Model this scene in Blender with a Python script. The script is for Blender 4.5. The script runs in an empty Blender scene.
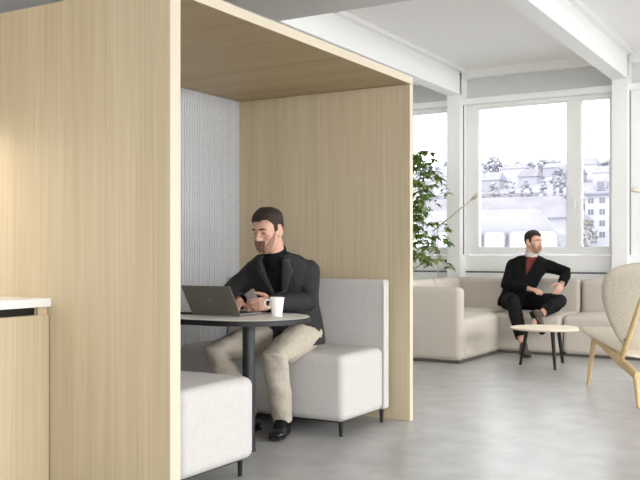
import bpy, bmesh, math, random
from mathutils import Vector, Matrix, noise
from mathutils.bvhtree import BVHTree
SC = bpy.context.scene
COL = SC.collection
V3 = Vector
PI = math.pi
random.seed(7)

# ------------------------------------------------------------------ materials
def srgb(r, g, b):
    def c(v):
        v /= 255.0
        return v/12.92 if v <= .04045 else ((v+.055)/1.055)**2.4
    return (c(r), c(g), c(b), 1)

def mat(name, rgb, rough=.6, metal=0, spec=.4, emit=None):
    m = bpy.data.materials.new(name); m.use_nodes = True
    b = m.node_tree.nodes['Principled BSDF']
    b.inputs['Base Color'].default_value = srgb(*rgb)
    b.inputs['Roughness'].default_value = rough
    b.inputs['Metallic'].default_value = metal
    b.inputs['Specular IOR Level'].default_value = spec
    if emit:
        b.inputs['Emission Color'].default_value = srgb(*emit[0]); b.inputs['Emission Strength'].default_value = emit[1]
    return m

def noisy(name, c1, c2, scale=(5, 5, 5), detail=4, rough=.7, spec=.3, bump=0, bscale=None, lo=.35, hi=.65, bdist=.01, c3=None):
    """two colours mixed by stretched noise, optional fine bump"""
    m = mat(name, c1, rough, 0, spec)
    nt = m.node_tree; N = nt.nodes; L = nt.links; b = N['Principled BSDF']
    tc = N.new('ShaderNodeTexCoord'); mp = N.new('ShaderNodeMapping'); mp.inputs['Scale'].default_value = scale
    L.new(tc.outputs['Object'], mp.inputs['Vector'])
    nz = N.new('ShaderNodeTexNoise'); nz.inputs['Scale'].default_value = 1; nz.inputs['Detail'].default_value = detail
    nz.inputs['Roughness'].default_value = .6
    L.new(mp.outputs['Vector'], nz.inputs['Vector'])
    rp = N.new('ShaderNodeValToRGB')
    rp.color_ramp.elements[0].position = lo; rp.color_ramp.elements[0].color = srgb(*c1)
    rp.color_ramp.elements[1].position = hi; rp.color_ramp.elements[1].color = srgb(*c2)
    L.new(nz.outputs['Fac'], rp.inputs['Fac']); L.new(rp.outputs['Color'], b.inputs['Base Color'])
    if bump:
        mp2 = N.new('ShaderNodeMapping'); mp2.inputs['Scale'].default_value = bscale or scale
        L.new(tc.outputs['Object'], mp2.inputs['Vector'])
        n2 = N.new('ShaderNodeTexNoise'); n2.inputs['Scale'].default_value = 1; n2.inputs['Detail'].default_value = 3
        L.new(mp2.outputs['Vector'], n2.inputs['Vector'])
        bp = N.new('ShaderNodeBump'); bp.inputs['Strength'].default_value = bump; bp.inputs['Distance'].default_value = bdist
        L.new(n2.outputs['Fac'], bp.inputs['Height']); L.new(bp.outputs['Normal'], b.inputs['Normal'])
    return m

def wood(name, light, dark, axis=2, fine=70, spec=.3, rough=.5):
    """straight grained veneer: fine streaks and broad bands running along one axis"""
    m = mat(name, light, rough, 0, spec)
    nt = m.node_tree; N = nt.nodes; L = nt.links; b = N['Principled BSDF']
    tc = N.new('ShaderNodeTexCoord')
    def layer(s, along, det):
        mp = N.new('ShaderNodeMapping'); v = [s, s, s]; v[axis] = along; mp.inputs['Scale'].default_value = v
        L.new(tc.outputs['Object'], mp.inputs['Vector'])
        nz = N.new('ShaderNodeTexNoise'); nz.inputs['Scale'].default_value = 1; nz.inputs['Detail'].default_value = det
        nz.inputs['Distortion'].default_value = .25
        L.new(mp.outputs['Vector'], nz.inputs['Vector']); return nz
    a = layer(fine, 1.1, 5); c = layer(fine*.13, .35, 3)
    mx = N.new('ShaderNodeMix'); mx.data_type = 'FLOAT'; mx.inputs[0].default_value = .45
    L.new(a.outputs['Fac'], mx.inputs[2]); L.new(c.outputs['Fac'], mx.inputs[3])
    rp = N.new('ShaderNodeValToRGB')
    rp.color_ramp.elements[0].position = .33; rp.color_ramp.elements[0].color = srgb(*dark)
    rp.color_ramp.elements[1].position = .62; rp.color_ramp.elements[1].color = srgb(*light)
    L.new(mx.outputs[0], rp.inputs['Fac']); L.new(rp.outputs['Color'], b.inputs['Base Color'])
    return m

def glass(name, tint=(1, 1, 1)):
    m = bpy.data.materials.new(name); m.use_nodes = True
    nt = m.node_tree; N = nt.nodes; L = nt.links
    for n in list(N):
        if n.type == 'BSDF_PRINCIPLED': N.remove(n)
    out = [n for n in N if n.type == 'OUTPUT_MATERIAL'][0]
    t = N.new('ShaderNodeBsdfTransparent'); t.inputs['Color'].default_value = (*tint, 1)
    g = N.new('ShaderNodeBsdfGlossy'); g.inputs['Roughness'].default_value = .02
    lw = N.new('ShaderNodeFresnel'); lw.inputs['IOR'].default_value = 1.25
    mx = N.new('ShaderNodeMixShader'); L.new(lw.outputs['Fac'], mx.inputs['Fac'])
    L.new(t.outputs[0], mx.inputs[1]); L.new(g.outputs[0], mx.inputs[2]); L.new(mx.outputs[0], out.inputs['Surface'])
    return m

OAK_L, OAK_D = (206, 192, 164), (189, 173, 142)
M = {}
M['oak'] = wood('oak_upright', OAK_L, OAK_D, 2)
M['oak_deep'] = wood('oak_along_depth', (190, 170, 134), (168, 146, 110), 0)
M['oak_edge'] = mat('oak_edge_band', (212, 201, 179), .5)
M['oak_cab'] = wood('oak_cabinet', (204, 189, 159), (186, 169, 137), 2)
M['felt'] = noisy('grey_felt', (193, 194, 198), (204, 205, 209), (70, 70, 30), 3, .95, .1, .12, (300, 300, 300), bdist=.003)
M['bench'] = noisy('light_grey_wool', (195, 192, 188), (200, 197, 193), (40, 40, 40), 3, .9, .15, .2, (260, 260, 260), bdist=.004)
M['sofa'] = noisy('warm_beige_weave', (202, 193, 181), (210, 202, 191), (150, 150, 150), 2, .92, .12, .3, (300, 300, 300), bdist=.005)
M['sofa_base'] = mat('dark_plinth', (92, 87, 82), .8)
M['black'] = mat('black_metal', (22, 22, 23), .45, 0, .4)
M['pole'] = mat('black_powder_coat', (30, 31, 33), .4, 0, .5)
M['tabletop'] = noisy('linoleum_top', (226, 222, 212), (232, 228, 219), (30, 30, 30), 2, .45, .4)
M['ply'] = wood('birch_top', (246, 234, 212), (236, 220, 192), 0, 40)
M['chairwood'] = wood('pale_oak_frame', (222, 196, 150), (204, 174, 126), 0, 60)
M['chairfab'] = noisy('oatmeal_boucle', (196, 186, 168), (222, 214, 198), (120, 120, 120), 3, .95, .1, .5, (200, 200, 200), bdist=.006)
M['white'] = mat('white_paint', (243, 243, 241), .55, 0, .3)
M['whitec'] = mat('white_ceiling', (246, 245, 243), .7, 0, .3)
M['frame'] = mat('white_frame', (238, 238, 236), .4, 0, .4)
M['greypanel'] = mat('grey_ceiling_panel', (220, 220, 221), .8, 0, .2)
M['blind'] = mat('grey_blind_box', (216, 216, 214), .8, 0, .2)
M['dark'] = mat('grey_gap', (120, 120, 122), .8)
M['floor'] = noisy('grey_polished_screed', (166, 165, 163), (193, 192, 190), (4.5, 4.5, 4.5), 11, .32, .5, .05, (30, 30, 30), .3, .7)
M['wallgrey'] = mat('light_wall', (232, 231, 229), .8)
M['quartz'] = mat('white_quartz', (240, 238, 236), .35, 0, .5)
M['porcelain'] = mat('white_porcelain', (244, 243, 240), .25, 0, .5)
M['laptop'] = mat('dark_grey_aluminium', (108, 106, 97), .45, .3, .4)
M['laptopbase'] = mat('graphite_deck', (120, 119, 116), .45, .3, .4)
M['keys'] = mat('key_black', (26, 26, 27), .6)
M['screen'] = mat('screen_glass', (16, 17, 20), .15)
M['logo'] = mat('grey_emblem', (128, 126, 118), .35, .4)
M['book'] = mat('grey_cover', (176, 172, 162), .7)
M['page'] = mat('dark_page_edge', (34, 33, 32), .8)
M['skin'] = noisy('skin', (204, 158, 136), (218, 174, 152), (18, 18, 18), 3, .55, .35)
M['lip'] = mat('lips', (156, 98, 88), .5)
M['eyewhite'] = mat('eye', (226, 220, 214), .3)
M['iris'] = mat('iris', (42, 32, 26), .3)
M['hair'] = noisy('dark_brown_hair', (34, 27, 22), (62, 50, 42), (160, 160, 60), 3, .6, .3, .6, (260, 260, 90))
M['beard'] = noisy('stubble_beard', (116, 88, 73), (142, 110, 92), (240, 240, 240), 3, .8, .2, .4, (300, 300, 300))
M['beard2'] = noisy('short_stubble', (142, 110, 94), (166, 130, 112), (240, 240, 240), 3, .8, .2, .4, (300, 300, 300))
M['jacket'] = noisy('charcoal_suiting', (44, 43, 44), (58, 57, 58), (90, 90, 90), 3, .85, .2, .3, (240, 240, 240), bdist=.004)
M['lapel'] = noisy('charcoal_lapel', (50, 49, 50), (64, 63, 64), (90, 90, 90), 3, .85, .2)
M['blackshirt'] = mat('black_knit', (18, 18, 19), .85, 0, .2)
M['blackwool'] = noisy('black_jacket_cloth', (14, 14, 15), (24, 24, 25), (60, 60, 60), 3, .9, .15, .2, (240, 240, 240))
M['chino'] = noisy('stone_chinos', (180, 170, 155), (188, 178, 163), (30, 30, 30), 3, .85, .2, .2, (240, 240, 240))
M['blacktrouser'] = noisy('black_denim', (18, 18, 20), (30, 30, 32), (60, 60, 60), 3, .88, .2)
M['leather'] = mat('black_leather', (20, 19, 20), .35, 0, .5)
M['suede'] = mat('brown_grey_suede', (86, 74, 64), .8)
M['sole'] = mat('shoe_sole', (34, 31, 29), .8)
M['red'] = mat('brick_red_knit', (120, 52, 48), .85)
M['collar'] = mat('pale_grey_collar', (206, 198, 190), .8)
def leafy(name, c1, c2):
    m = noisy(name, c1, c2, (9, 9, 9), 2, .45, .4)
    nt = m.node_tree; N = nt.nodes; L = nt.links; b = N['Principled BSDF']; out = [n for n in N if n.type == 'OUTPUT_MATERIAL'][0]
    src = b.inputs['Base Color'].links[0].from_socket
    tr = N.new('ShaderNodeBsdfTranslucent'); L.new(src, tr.inputs['Color']); mx = N.new('ShaderNodeMixShader'); mx.inputs[0].default_value = .45
    L.new(b.outputs[0], mx.inputs[1]); L.new(tr.outputs[0], mx.inputs[2]); L.new(mx.outputs[0], out.inputs['Surface']); return m
M['leaf'] = leafy('leaf_green', (74, 108, 44), (134, 160, 82))
M['leaf_b'] = leafy('leaf_yellow_green', (140, 168, 86), (190, 204, 138))
M['bark'] = noisy('bark', (104, 86, 66), (134, 114, 90), (40, 40, 8), 3, .85, .2)
M['pot'] = mat('white_pot', (222, 220, 215), .5)
M['soil'] = mat('potting_soil', (52, 42, 34), .95)
M['lampmetal'] = mat('pale_lamp_metal', (214, 206, 188), .4, .1, .5)
M['lampgrey'] = mat('lamp_joint', (120, 118, 110), .4, .4)
M['glass'] = glass('window_glass')
# outside, seen through the glass
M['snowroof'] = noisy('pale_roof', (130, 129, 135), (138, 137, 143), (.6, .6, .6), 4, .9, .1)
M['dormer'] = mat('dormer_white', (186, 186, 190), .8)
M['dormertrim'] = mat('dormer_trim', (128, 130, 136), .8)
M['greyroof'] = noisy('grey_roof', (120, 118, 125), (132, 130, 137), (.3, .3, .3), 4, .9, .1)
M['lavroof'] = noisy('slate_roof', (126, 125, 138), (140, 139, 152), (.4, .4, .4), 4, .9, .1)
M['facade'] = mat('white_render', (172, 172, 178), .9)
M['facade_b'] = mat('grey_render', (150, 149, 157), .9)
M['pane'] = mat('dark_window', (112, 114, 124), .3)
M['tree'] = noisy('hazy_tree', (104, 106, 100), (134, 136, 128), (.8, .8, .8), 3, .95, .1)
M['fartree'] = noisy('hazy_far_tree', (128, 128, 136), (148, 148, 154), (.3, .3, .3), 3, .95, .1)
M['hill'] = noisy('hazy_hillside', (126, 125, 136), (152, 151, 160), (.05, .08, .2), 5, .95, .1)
M['ground'] = mat('pale_ground', (172, 172, 176), .95)

# ------------------------------------------------------------------ mesh helpers
def obj(name, bm, m, parent=None, off=None, smooth=False, keep=False):
    """link a bmesh as ONE mesh object; off = world base the vertices are measured from"""
    if off is not None: bmesh.ops.translate(bm, vec=-V3(off), verts=bm.verts)
    if not keep: bmesh.ops.recalc_face_normals(bm, faces=bm.faces)
    me = bpy.data.meshes.new(name); bm.to_mesh(me); bm.free()
    for mm in (m if isinstance(m, (list, tuple)) else [m]): me.materials.append(mm)
    if smooth:
        for p in me.polygons: p.use_smooth = True
        if isinstance(smooth, float):
            try: me.set_sharp_from_angle(angle=smooth)
            except Exception: pass
    o = bpy.data.objects.new(name, me); COL.objects.link(o)
    if parent is not None: o.parent = parent
    return o
def tag(o, label, cat, group=None):
    o['label'] = label; o['category'] = cat
    if group: o['group'] = group
    return o
def thing(name, label, cat, loc=(0, 0, 0), rotz=0, group=None):
    o = bpy.data.objects.new(name, None); COL.objects.link(o); o.empty_display_size = .1
    o.location = loc; o.rotation_euler = (0, 0, rotz)
    return tag(o, label, cat, group)
def struct(name, bm, m, parent=None, **k):
    o = obj(name, bm, m, parent, **k)
    if parent is None: o['kind'] = 'structure'
    return o
def dup(root, loc, rotz, label, group=None):
    r = root.copy(); COL.objects.link(r); r.location = loc; r.rotation_euler = (0, 0, rotz); r['label'] = label
    if group: r['group'] = group
    for ch in list(root.children):
        c = ch.copy(); COL.objects.link(c); c.parent = r
        for g in ch.children:
            d = g.copy(); COL.objects.link(d); d.parent = c
    return r
def box(bm, a, b, bev=0, seg=2):
    x0, y0, z0 = a; x1, y1, z1 = b
    r = bmesh.ops.create_cube(bm, size=1, matrix=Matrix.Translation(((x0+x1)/2, (y0+y1)/2, (z0+z1)/2)) @ Matrix.Diagonal((abs(x1-x0), abs(y1-y0), abs(z1-z0), 1)))
    if bev:
        es = list({e for v in r['verts'] for e in v.link_edges})
        bmesh.ops.bevel(bm, geom=es, offset=bev, segments=seg, affect='EDGES', profile=.5)
    return bm
def B(a, b, bev=0, seg=2): return box(bmesh.new(), a, b, bev, seg)
def frame_of(d):
    d = d.normalized(); u = V3((0, 0, 1)) if abs(d.z) < .9 else V3((1, 0, 0))
    s = d.cross(u).normalized(); return s, s.cross(d).normalized()
def loft(bm, rings, n=20, cap=True, p=2.0):
    """rings: (centre, half-axis a, half-axis b); superellipse exponent p"""
    R = []
    for c, a, b in rings:
        c, a, b = V3(c), V3(a), V3(b); ring = []
        for i in range(n):
            t = 2*PI*i/n; ct, st = math.cos(t), math.sin(t)
            x = math.copysign(abs(ct)**(2/p), ct); y = math.copysign(abs(st)**(2/p), st)
            ring.append(bm.verts.new(c+a*x+b*y))
        R.append(ring)
    for r0, r1 in zip(R, R[1:]):
        for i in range(n): bm.faces.new((r0[i], r0[(i+1) % n], r1[(i+1) % n], r1[i]))
    if cap:
        bm.faces.new(list(reversed(R[0]))); bm.faces.new(R[-1])
    return R
def tube(bm, pts, rad, n=12, dome=False, p=2.0):
    pts = [V3(q) for q in pts]
    if not isinstance(rad, (list, tuple)): rad = [rad]*len(pts)
    rings = []; prev = None
    for i, q in enumerate(pts):
        d = (pts[min(i+1, len(pts)-1)]-pts[max(i-1, 0)]).normalized()
        if prev is None: s, u = frame_of(d)
        else:
            s = (prev-d*prev.dot(d)).normalized(); u = s.cross(d)
        prev = s; rings.append((q, s*rad[i], u*rad[i], d))
    out = [r[:3] for r in rings]
    if dome:
        def cap(r, sg):
            q, s, u, d = r; rr = s.length
            return [(q+d*sg*rr*math.sin(k), s*math.cos(k), u*math.cos(k)) for k in (.5, 1.0, 1.4)]
        out = list(reversed(cap(rings[0], -1)))+out+cap(rings[-1], 1)
    loft(bm, out, n, True, p); return bm
def T(pts, rad, n=12, dome=False): return tube(bmesh.new(), pts, rad, n, dome)
def ell(bm, c, r, mat3=None, n=16):
    m = Matrix.Translation(V3(c)) @ ((mat3.to_4x4()) if mat3 is not None else Matrix.Identity(4)) @ Matrix.Diagonal((*r, 1))
    bmesh.ops.create_uvsphere(bm, u_segments=n, v_segments=n//2+2, radius=1, matrix=m); return bm
def cushion(bm, a, b, r=.04, puff=.0, puffax=2, n=7, k=5):
    """upholstered block: rounded edges and a slightly crowned face"""
    a, b = V3(a), V3(b); c = (a+b)/2; h = (b-a)/2
    r = min(r, min(h)*.98)
    def axis(hh):
        inner = hh-r
        return [-hh+r*(1-math.cos(PI/2*i/k)) if False else -hh+r*i/k for i in range(k)]+[-inner+2*inner*i/n for i in range(n+1)]+[hh-r+r*(i+1)/k for i in range(k)]
    ax = [axis(h[i]) for i in range(3)]
    cache = {}
    def vert(p):
        key = tuple(round(q, 6) for q in p)
        if key in cache: return cache[key]
        q = V3([max(-(h[i]-r), min(h[i]-r, p[i])) for i in range(3)]); e = V3(p)-q
        if e.length > 1e-9: e = e.normalized()*r
        w = q+e
        if puff:
            i, j = [t for t in range(3) if t != puffax]
            if w[puffax] > 0: w[puffax] += puff*max(0, 1-(w[i]/h[i])**2)**.7*max(0, 1-(w[j]/h[j])**2)**.7*(w[puffax]/h[puffax])
        cache[key] = bm.verts.new(w+c); return cache[key]
    for i in range(3):
        j, l = [t for t in range(3) if t != i]
        for sg in (-1, 1):
            for u in range(len(ax[j])-1):
                for v in range(len(ax[l])-1):
                    qs = []
                    for du, dv in ((0, 0), (1, 0), (1, 1), (0, 1)):
                        p = [0, 0, 0]; p[i] = sg*h[i]; p[j] = ax[j][u+du]; p[l] = ax[l][v+dv]; qs.append(vert(p))
                    if len(set(qs)) == 4:
                        try: bm.faces.new(qs)
                        except ValueError: pass
    return bm
def C(a, b, r=.04, puff=0, puffax=2): return cushion(bmesh.new(), a, b, r, puff, puffax)
def remesh(bm, voxel, smooth=2):
    """fuse overlapping closed pieces into one continuous skin"""
    me = bpy.data.meshes.new('tmp'); bm.to_mesh(me); bm.free()
    o = bpy.data.objects.new('tmp', me); COL.objects.link(o)
    md = o.modifiers.new('r', 'REMESH'); md.mode = 'VOXEL'; md.voxel_size = voxel
    if smooth:
        ms = o.modifiers.new('s', 'SMOOTH'); ms.iterations = smooth; ms.factor = .5
    dg = bpy.context.evaluated_depsgraph_get(); dg.update()
    ev = o.evaluated_get(dg); m2 = ev.to_mesh()
    out = bmesh.new(); out.from_mesh(m2); ev.to_mesh_clear()
    bpy.data.objects.remove(o); bpy.data.meshes.remove(me)
    return out
def wrinkle(bm, amp, freq, stretch=(1, 1, 1)):
    bm.normal_update()
    mv = [(v, v.normal*amp*noise.fractal(V3([v.co[i]*freq*stretch[i] for i in range(3)]), 1, 2, 3)) for v in bm.verts]
    for v, d in mv: v.co += d

# ------------------------------------------------------------------ room shell
XL, XR, YB, YF = -6.5, 5.2, 10.6, -4.5
ZC, ZD, YD = 3.36, 2.75, 5.40
struct('floor', B((XL, YF, -.1), (XR, YB+.25, 0)), M['floor'])
struct('ceiling', B((XL, YD-.3, ZC), (XR, YB+.25, ZC+.15)), M['whitec'])
dc = bmesh.new()
for k in range(8):                                                  # lowered grey panels over the near half, with thin joints
    x0 = XL+k*1.47
    box(dc, (x0+.002, YF, ZD), (x0+1.466, YD, ZD+.04), .003, 1)
struct('ceiling_lowered', dc, M['greypanel'])
struct('wall_left', B((XL-.1, YF, 0), (XL, YB+.25, ZC)), M['wallgrey'])
struct('wall_kitchen', B((-3.98, .2, 0), (-3.88, 2.87, ZD)), M['wallgrey'])
# right-hand wall and rear wall: parapet, head and piers round wide window openings
def glazed_wall(name, along, fixed, th, lo, hi, n, z0=.5, z1=2.65, pier=.16):
    w = bmesh.new()
    def bb(a0, a1, zz0, zz1):
        if along == 'y': box(w, (fixed, a0, zz0), (fixed+th, a1, zz1))
        else: box(w, (a0, fixed, zz0), (a1, fixed+th, zz1))
    bb(lo, hi, 0, z0); bb(lo, hi, z1, ZC)
    step = (hi-lo)/n
    for i in range(n+1):
        c = lo+i*step; bb(max(lo, c-pier/2), min(hi, c+pier/2), z0, z1)
    return struct(name, w, M['wallgrey'])
glazed_wall('wall_right', 'y', XR, .15, YF, YB+.25, 8)
glazed_wall('wall_front', 'x', YF-.15, .15, -.6, XR, 3, .9, 2.6)
struct('wall_front_solid', B((XL, YF-.15, 0), (-.6, YF, ZC)), M['wallgrey'])
gw = bmesh.new(); box(gw, (XR+.05, YF, .5), (XR+.058, YB, 2.65)); g_ = struct('window_5', gw, M['glass'])
gw = bmesh.new(); box(gw, (-.6, YF-.1, .9), (XR, YF-.092, 2.6)); g_ = struct('window_6', gw, M['glass'])

COLX = [-6.25, -4.235, -2.235, -.235, 1.765, 3.765]                 # column and beam axes
# window wall
wb = bmesh.new()
box(wb, (XL, YB-.02, 0), (XR, YB+.25, .835))
box(wb, (XL, YB-.04, .855), (XR, YB+.25, 1.055), .006, 1)
box(wb, (XL, YB+.1, .83), (XR, YB+.25, .86))
box(wb, (XL, YB-.1, 2.925), (XR, YB+.25, 3.0), .006, 1)
box(wb, (XL, YB-.08, 3.255), (XR, YB+.25, ZC))
struct('wall_back', wb, M['white'])
struct('trim_1', B((XL, YB+.03, 3.0), (XR, YB+.25, 3.255)), M['blind'])      # recessed blind box
struct('trim_2', B((XL, YB-.005, .83), (XR, YB+.1, .86)), M['dark'])         # dark vent slot under the sill
for i, cx in enumerate(COLX):
    c = bmesh.new(); box(c, (cx-.087, YB-.2, 0), (cx+.087, YB+.2, ZC), .004, 1)
    struct('column', c, M['white'])
    b = bmesh.new(); box(b, (cx-.087, YD-.2, 3.04), (cx+.087, YB-.15, ZC+.02), .004, 1)
    box(b, (cx-.14, YD-.2, ZC-.045), (cx+.14, YB-.15, ZC+.02), .004, 1)
    struct('ceiling_beam', b, M['white'])
gv = bmesh.new()
for cx in COLX[1:3]: box(gv, (cx+.09, YB-.1, 1.06), (cx+.10, YB-.09, 2.92))
struct('trim_3', gv, M['dark'])                                    # slim dark strips beside the columns

def window(n, x0, x1, parts, z0=1.06, z1=2.925):
    """white frame with panes between the given glass intervals"""
    f = bmesh.new(); y0, y1 = YB+.0, YB+.09
    zs0, zs1 = 1.14, 2.885
    box(f, (x0, y0, z0), (x1, y1, zs0)); box(f, (x0, y0, zs1), (x1, y1, z1))
    e = x0
    for a, b in parts:
        box(f, (e, y0, zs0), (a, y1, zs1)); e = b
        # stepped inner bead
        for p, q in (((a, y0+.02, zs0), (a+.014, y1, zs1)), ((b-.014, y0+.02, zs0), (b, y1, zs1)), ((a, y0+.02, zs0), (b, y1, zs0+.014)), ((a, y0+.02, zs1-.014), (b, y1, zs1))): box(f, p, q)
    box(f, (e, y0, zs0), (x1, y1, zs1))
    w = struct('window_%d' % n, f, M['frame'])
    for a, b in parts: obj('window_pane', B((a, YB+.05, zs0), (b, YB+.056, zs1)), M['glass'], w)
    return w
window(1, -6.16, -4.325, [(-6.0, -5.0), (-4.9, -4.40)])
w2 = window(2, -4.145, -2.325, [(-3.995, -2.88), (-2.728, -2.385)])
h = bmesh.new(); box(h, (-2.80, YB-.015, 1.66), (-2.775, YB, 1.75), .004, 1); box(h, (-2.797, YB-.045, 1.60), (-2.778, YB-.012, 1.70), .006, 2)
obj('window_handle', h, M['frame'], w2)
window(3, -2.145, -.325, [(-1.90, -.85), (-.70, -.42)])
window(4, -.145, 1.675, [(0.03, 1.10), (1.25, 1.58)])
window(7, 1.855, 3.675, [(2.03, 3.10), (3.25, 3.58)])

# ------------------------------------------------------------------ meeting booth
BX, BY0, BY1, BZ = -2.432, 2.884, 5.287, 2.218
PT, BXB = .068, -3.86
booth = thing('meeting_booth', 'tall oak veneer meeting booth, open fronted, with ribbed grey felt back', 'booth', (BX, BY0, 0))
O = booth.location
def board(name, a, b, m, edge):
    """veneered board with a pale edge band on the front"""
    bm = bmesh.new(); box(bm, a, b, .0015, 1)
    for f in bm.faces:
        if f.normal.x > .9 and edge: f.material_index = 1
    return obj(name, bm, [m, M['oak_edge']], booth, O)
board('side_panel', (BXB, BY0, 0), (BX, BY0+PT, BZ), M['oak'], True)
board('side_panel', (BXB, BY1-.046, 0), (BX, BY1, BZ-.052), M['oak'], True)
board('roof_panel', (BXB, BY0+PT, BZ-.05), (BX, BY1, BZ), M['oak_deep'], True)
board('back_panel', (BXB, BY0+PT, 0), (BXB+.03, BY1-.046, BZ-.05), M['oak'], False)
fe = bmesh.new(); pr = []
y = BY0+PT; px = BXB+.03
while y < BY1-.05:                                                  # ribbed felt: real grooves
    for dy, dx in ((0, .046), (.002, .052), (.0215, .052), (.0235, .046)):
        pr.append((px+dx, min(y+dy, BY1-.047)))
    y += .027
pr = [(px, BY0+PT)]+pr+[(px, BY1-.047)]
lo = [fe.verts.new((x, y, .0)) for x, y in pr]; hi = [fe.verts.new((x, y, BZ-.052)) for x, y in pr]
for i in range(len(pr)-1):
    try: fe.faces.new((lo[i], lo[i+1], hi[i+1], hi[i]))
    except ValueError: pass
o = obj('felt_panel', fe, M['felt'], booth, O); o['label'] = 'pale grey felt with vertical ribs'
# benches
def bench(loc, rotz, label, D_=.61, bt=.075):
    t = thing('booth_bench', label, 'bench', loc, rotz, 'upholstered benches inside the booth')
    L_ = 1.235                                              # local: front face at y=0, back at y=D_, free end at x=0, runs to -x
    s = obj('seat', C((-L_, 0, .088), (0, D_-bt, .482), .045, .012), M['bench'], t, smooth=True)
    obj('backrest', C((-L_, D_-bt, .088), (0, D_, .912), .018), M['bench'], t, smooth=True)
    pp = bmesh.new()
    tube(pp, [(-.004, D_-bt-.0015, .12), (-.004, D_-bt-.0015, .88)], .004, 6)
    obj('seam_piping', pp, M['bench'], t)
    obj('base_frame', B((-L_+.05, .055, .078), (-.055, D_-.04, .092)), M['black'], t)
    for x in (-.04, -L_+.06):
        for yy in (.045, D_-.035):
            obj('leg', T([(x, yy, 0), (x, yy, .08)], [.011, .014], 10), M['black'], t)
    return t
b1 = bench((-2.535, 4.545, 0), 0, 'pale grey upholstered bench the man with the laptop sits on')
bench((-2.48-1.235, 3.575, 0), PI, 'pale grey upholstered bench in front, cut off by the near oak panel', .617, .058)
# table
TZ = .73
tb = thing('booth_table', 'long table with cream top, black edge and single black post inside booth', 'table', (-2.8, 4.0, 0))
O = tb.location
def slab_outline(r, x1, xl, yc, n=28):
    pts = []
    for i in range(n+1):
        a = -PI/2+PI*i/n; pts.append((x1+r*math.cos(a), yc+r*math.sin(a)))
    pts += [(xl, yc+r), (xl, yc-r)]
    return pts
def prism(bm, pts, z0, z1):
    a = [bm.verts.new((x, y, z0)) for x, y in pts]; b = [bm.verts.new((x, y, z1)) for x, y in pts]
    n = len(pts)
    for i in range(n): bm.faces.new((a[i], a[(i+1) % n], b[(i+1) % n], b[i]))
    bm.faces.new(list(reversed(a))); bm.faces.new(b); return bm
TC = (-2.865, 4.06)
obj('edge', prism(bmesh.new(), slab_outline(.345, TC[0], -3.775, TC[1]), TZ-.03, TZ-.002), M['black'], tb, O)
obj('tabletop', prism(bmesh.new(), slab_outline(.339, TC[0], -3.775, TC[1]), TZ-.006, TZ), M['tabletop'], tb, O)
obj('post', T([(-2.82, 4.0, .012), (-2.82, 4.0, TZ-.03)], .035, 24), M['pole'], tb, O, smooth=.6)
obj('post', T([(-3.6, 4.0, .012), (-3.6, 4.0, TZ-.03)], .035, 24), M['pole'], tb, O, smooth=.6)
for x in (-2.82, -3.6): obj('floor_flange', T([(x, 4.0, 0), (x, 4.0, .013)], .038, 24), M['pole'], tb, O, smooth=.6)
obj('top_bracket', B((-3.68, 3.93, TZ-.042), (-2.74, 4.07, TZ-.028)), M['pole'], tb, O)
# mug
mx, my = -2.735, 4.15
def lathe(bm, c, prof, n=28):
    return loft(bm, [((c[0], c[1], c[2]+z), (r, 0, 0), (0, r, 0)) for r, z in prof], n)
mug = thing('coffee_mug', 'white tapered coffee mug standing on the booth table beside the laptop', 'mug', (mx, my, TZ))
mb = bmesh.new(); lathe(mb, (0, 0, 0), [(.028, 0), (.030, .004), (.033, .04), (.041, .097), (.043, .103), (.041, .1045), (.0385, .1), (.031, .045), (.027, .012)])
obj('cup', mb, M['porcelain'], mug, smooth=.9)
hx = V3((-.86, -.51, 0))
hp = [hx*.036+V3((0, 0, .086)), hx*.052+V3((0, 0, .092)), hx*.066+V3((0, 0, .083)), hx*.069+V3((0, 0, .068)), hx*.062+V3((0, 0, .053)), hx*.048+V3((0, 0, .048)), hx*.034+V3((0, 0, .052))]
obj('handle', T(hp, .0055, 8), M['porcelain'], mug, smooth=True)
obj('coffee', T([(0, 0, .078), (0, 0, .080)], .0345, 20), mat('coffee', (46, 28, 18), .2), mug)
# laptop: hinge along x, deck away towards the man, lid leaning back towards the camera
lp = thing('laptop', 'open dark grey laptop seen from behind its lid on the booth table', 'laptop', (-3.045, 4.005, TZ), .04)
LW, LD = .325, .225
obj('deck', B((-LW/2, 0, .001), (LW/2, LD, .016), .004, 2), M['laptopbase'], lp)
kb = bmesh.new()
for r in range(5):
    for c in range(13): box(kb, (-.145+c*.0223, .045+r*.02, .015), (-.145+c*.0223+.019, .045+r*.02+.0165, .0185))
ok = obj('keyboard', kb, M['keys'], lp)
obj('trackpad', B((-.05, .155, .0155), (.05, .212, .0168)), M['keys'], lp)
ang = math.radians(33)
LM = Matrix.Translation((0, .0, .012)) @ Matrix.Rotation(ang, 4, 'X')   # lid upright along z, leaning to -y
def inM(bm, m): bmesh.ops.transform(bm, matrix=m, verts=bm.verts); return bm
lid = obj('lid', inM(B((-LW/2, -.007, 0), (LW/2, 0, .19), .003, 2), LM), M['laptop'], lp)
obj('display', inM(B((-LW/2+.008, 0, .012), (LW/2-.008, .0012, .182)), LM), M['screen'], lid)
lg = bmesh.new(); tube(lg, [(0, -.0068, .095), (0, -.0078, .095)], .015, 20)
for q in (-.0045, .0035): box(lg, (q-.0012, -.0084, .087), (q+.0012, -.0076, .105))
obj('emblem', inM(lg, LM), M['logo'], lid)
obj('hinge', T([(-.12, .003, .013), (.12, .003, .013)], .006, 10), M['keys'], lp)
# notebook
nb = thing('notebook', 'thin grey notebook lying on the booth table left of the laptop', 'notebook', (-3.37, 4.07, TZ), .12)
obj('cover', B((-.13, -.09, .013), (.13, .09, .017), .001, 1), M['book'], nb)
obj('pages', B((-.127, -.087, .0005), (.127, .087, .013)), M['page'], nb)

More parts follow.
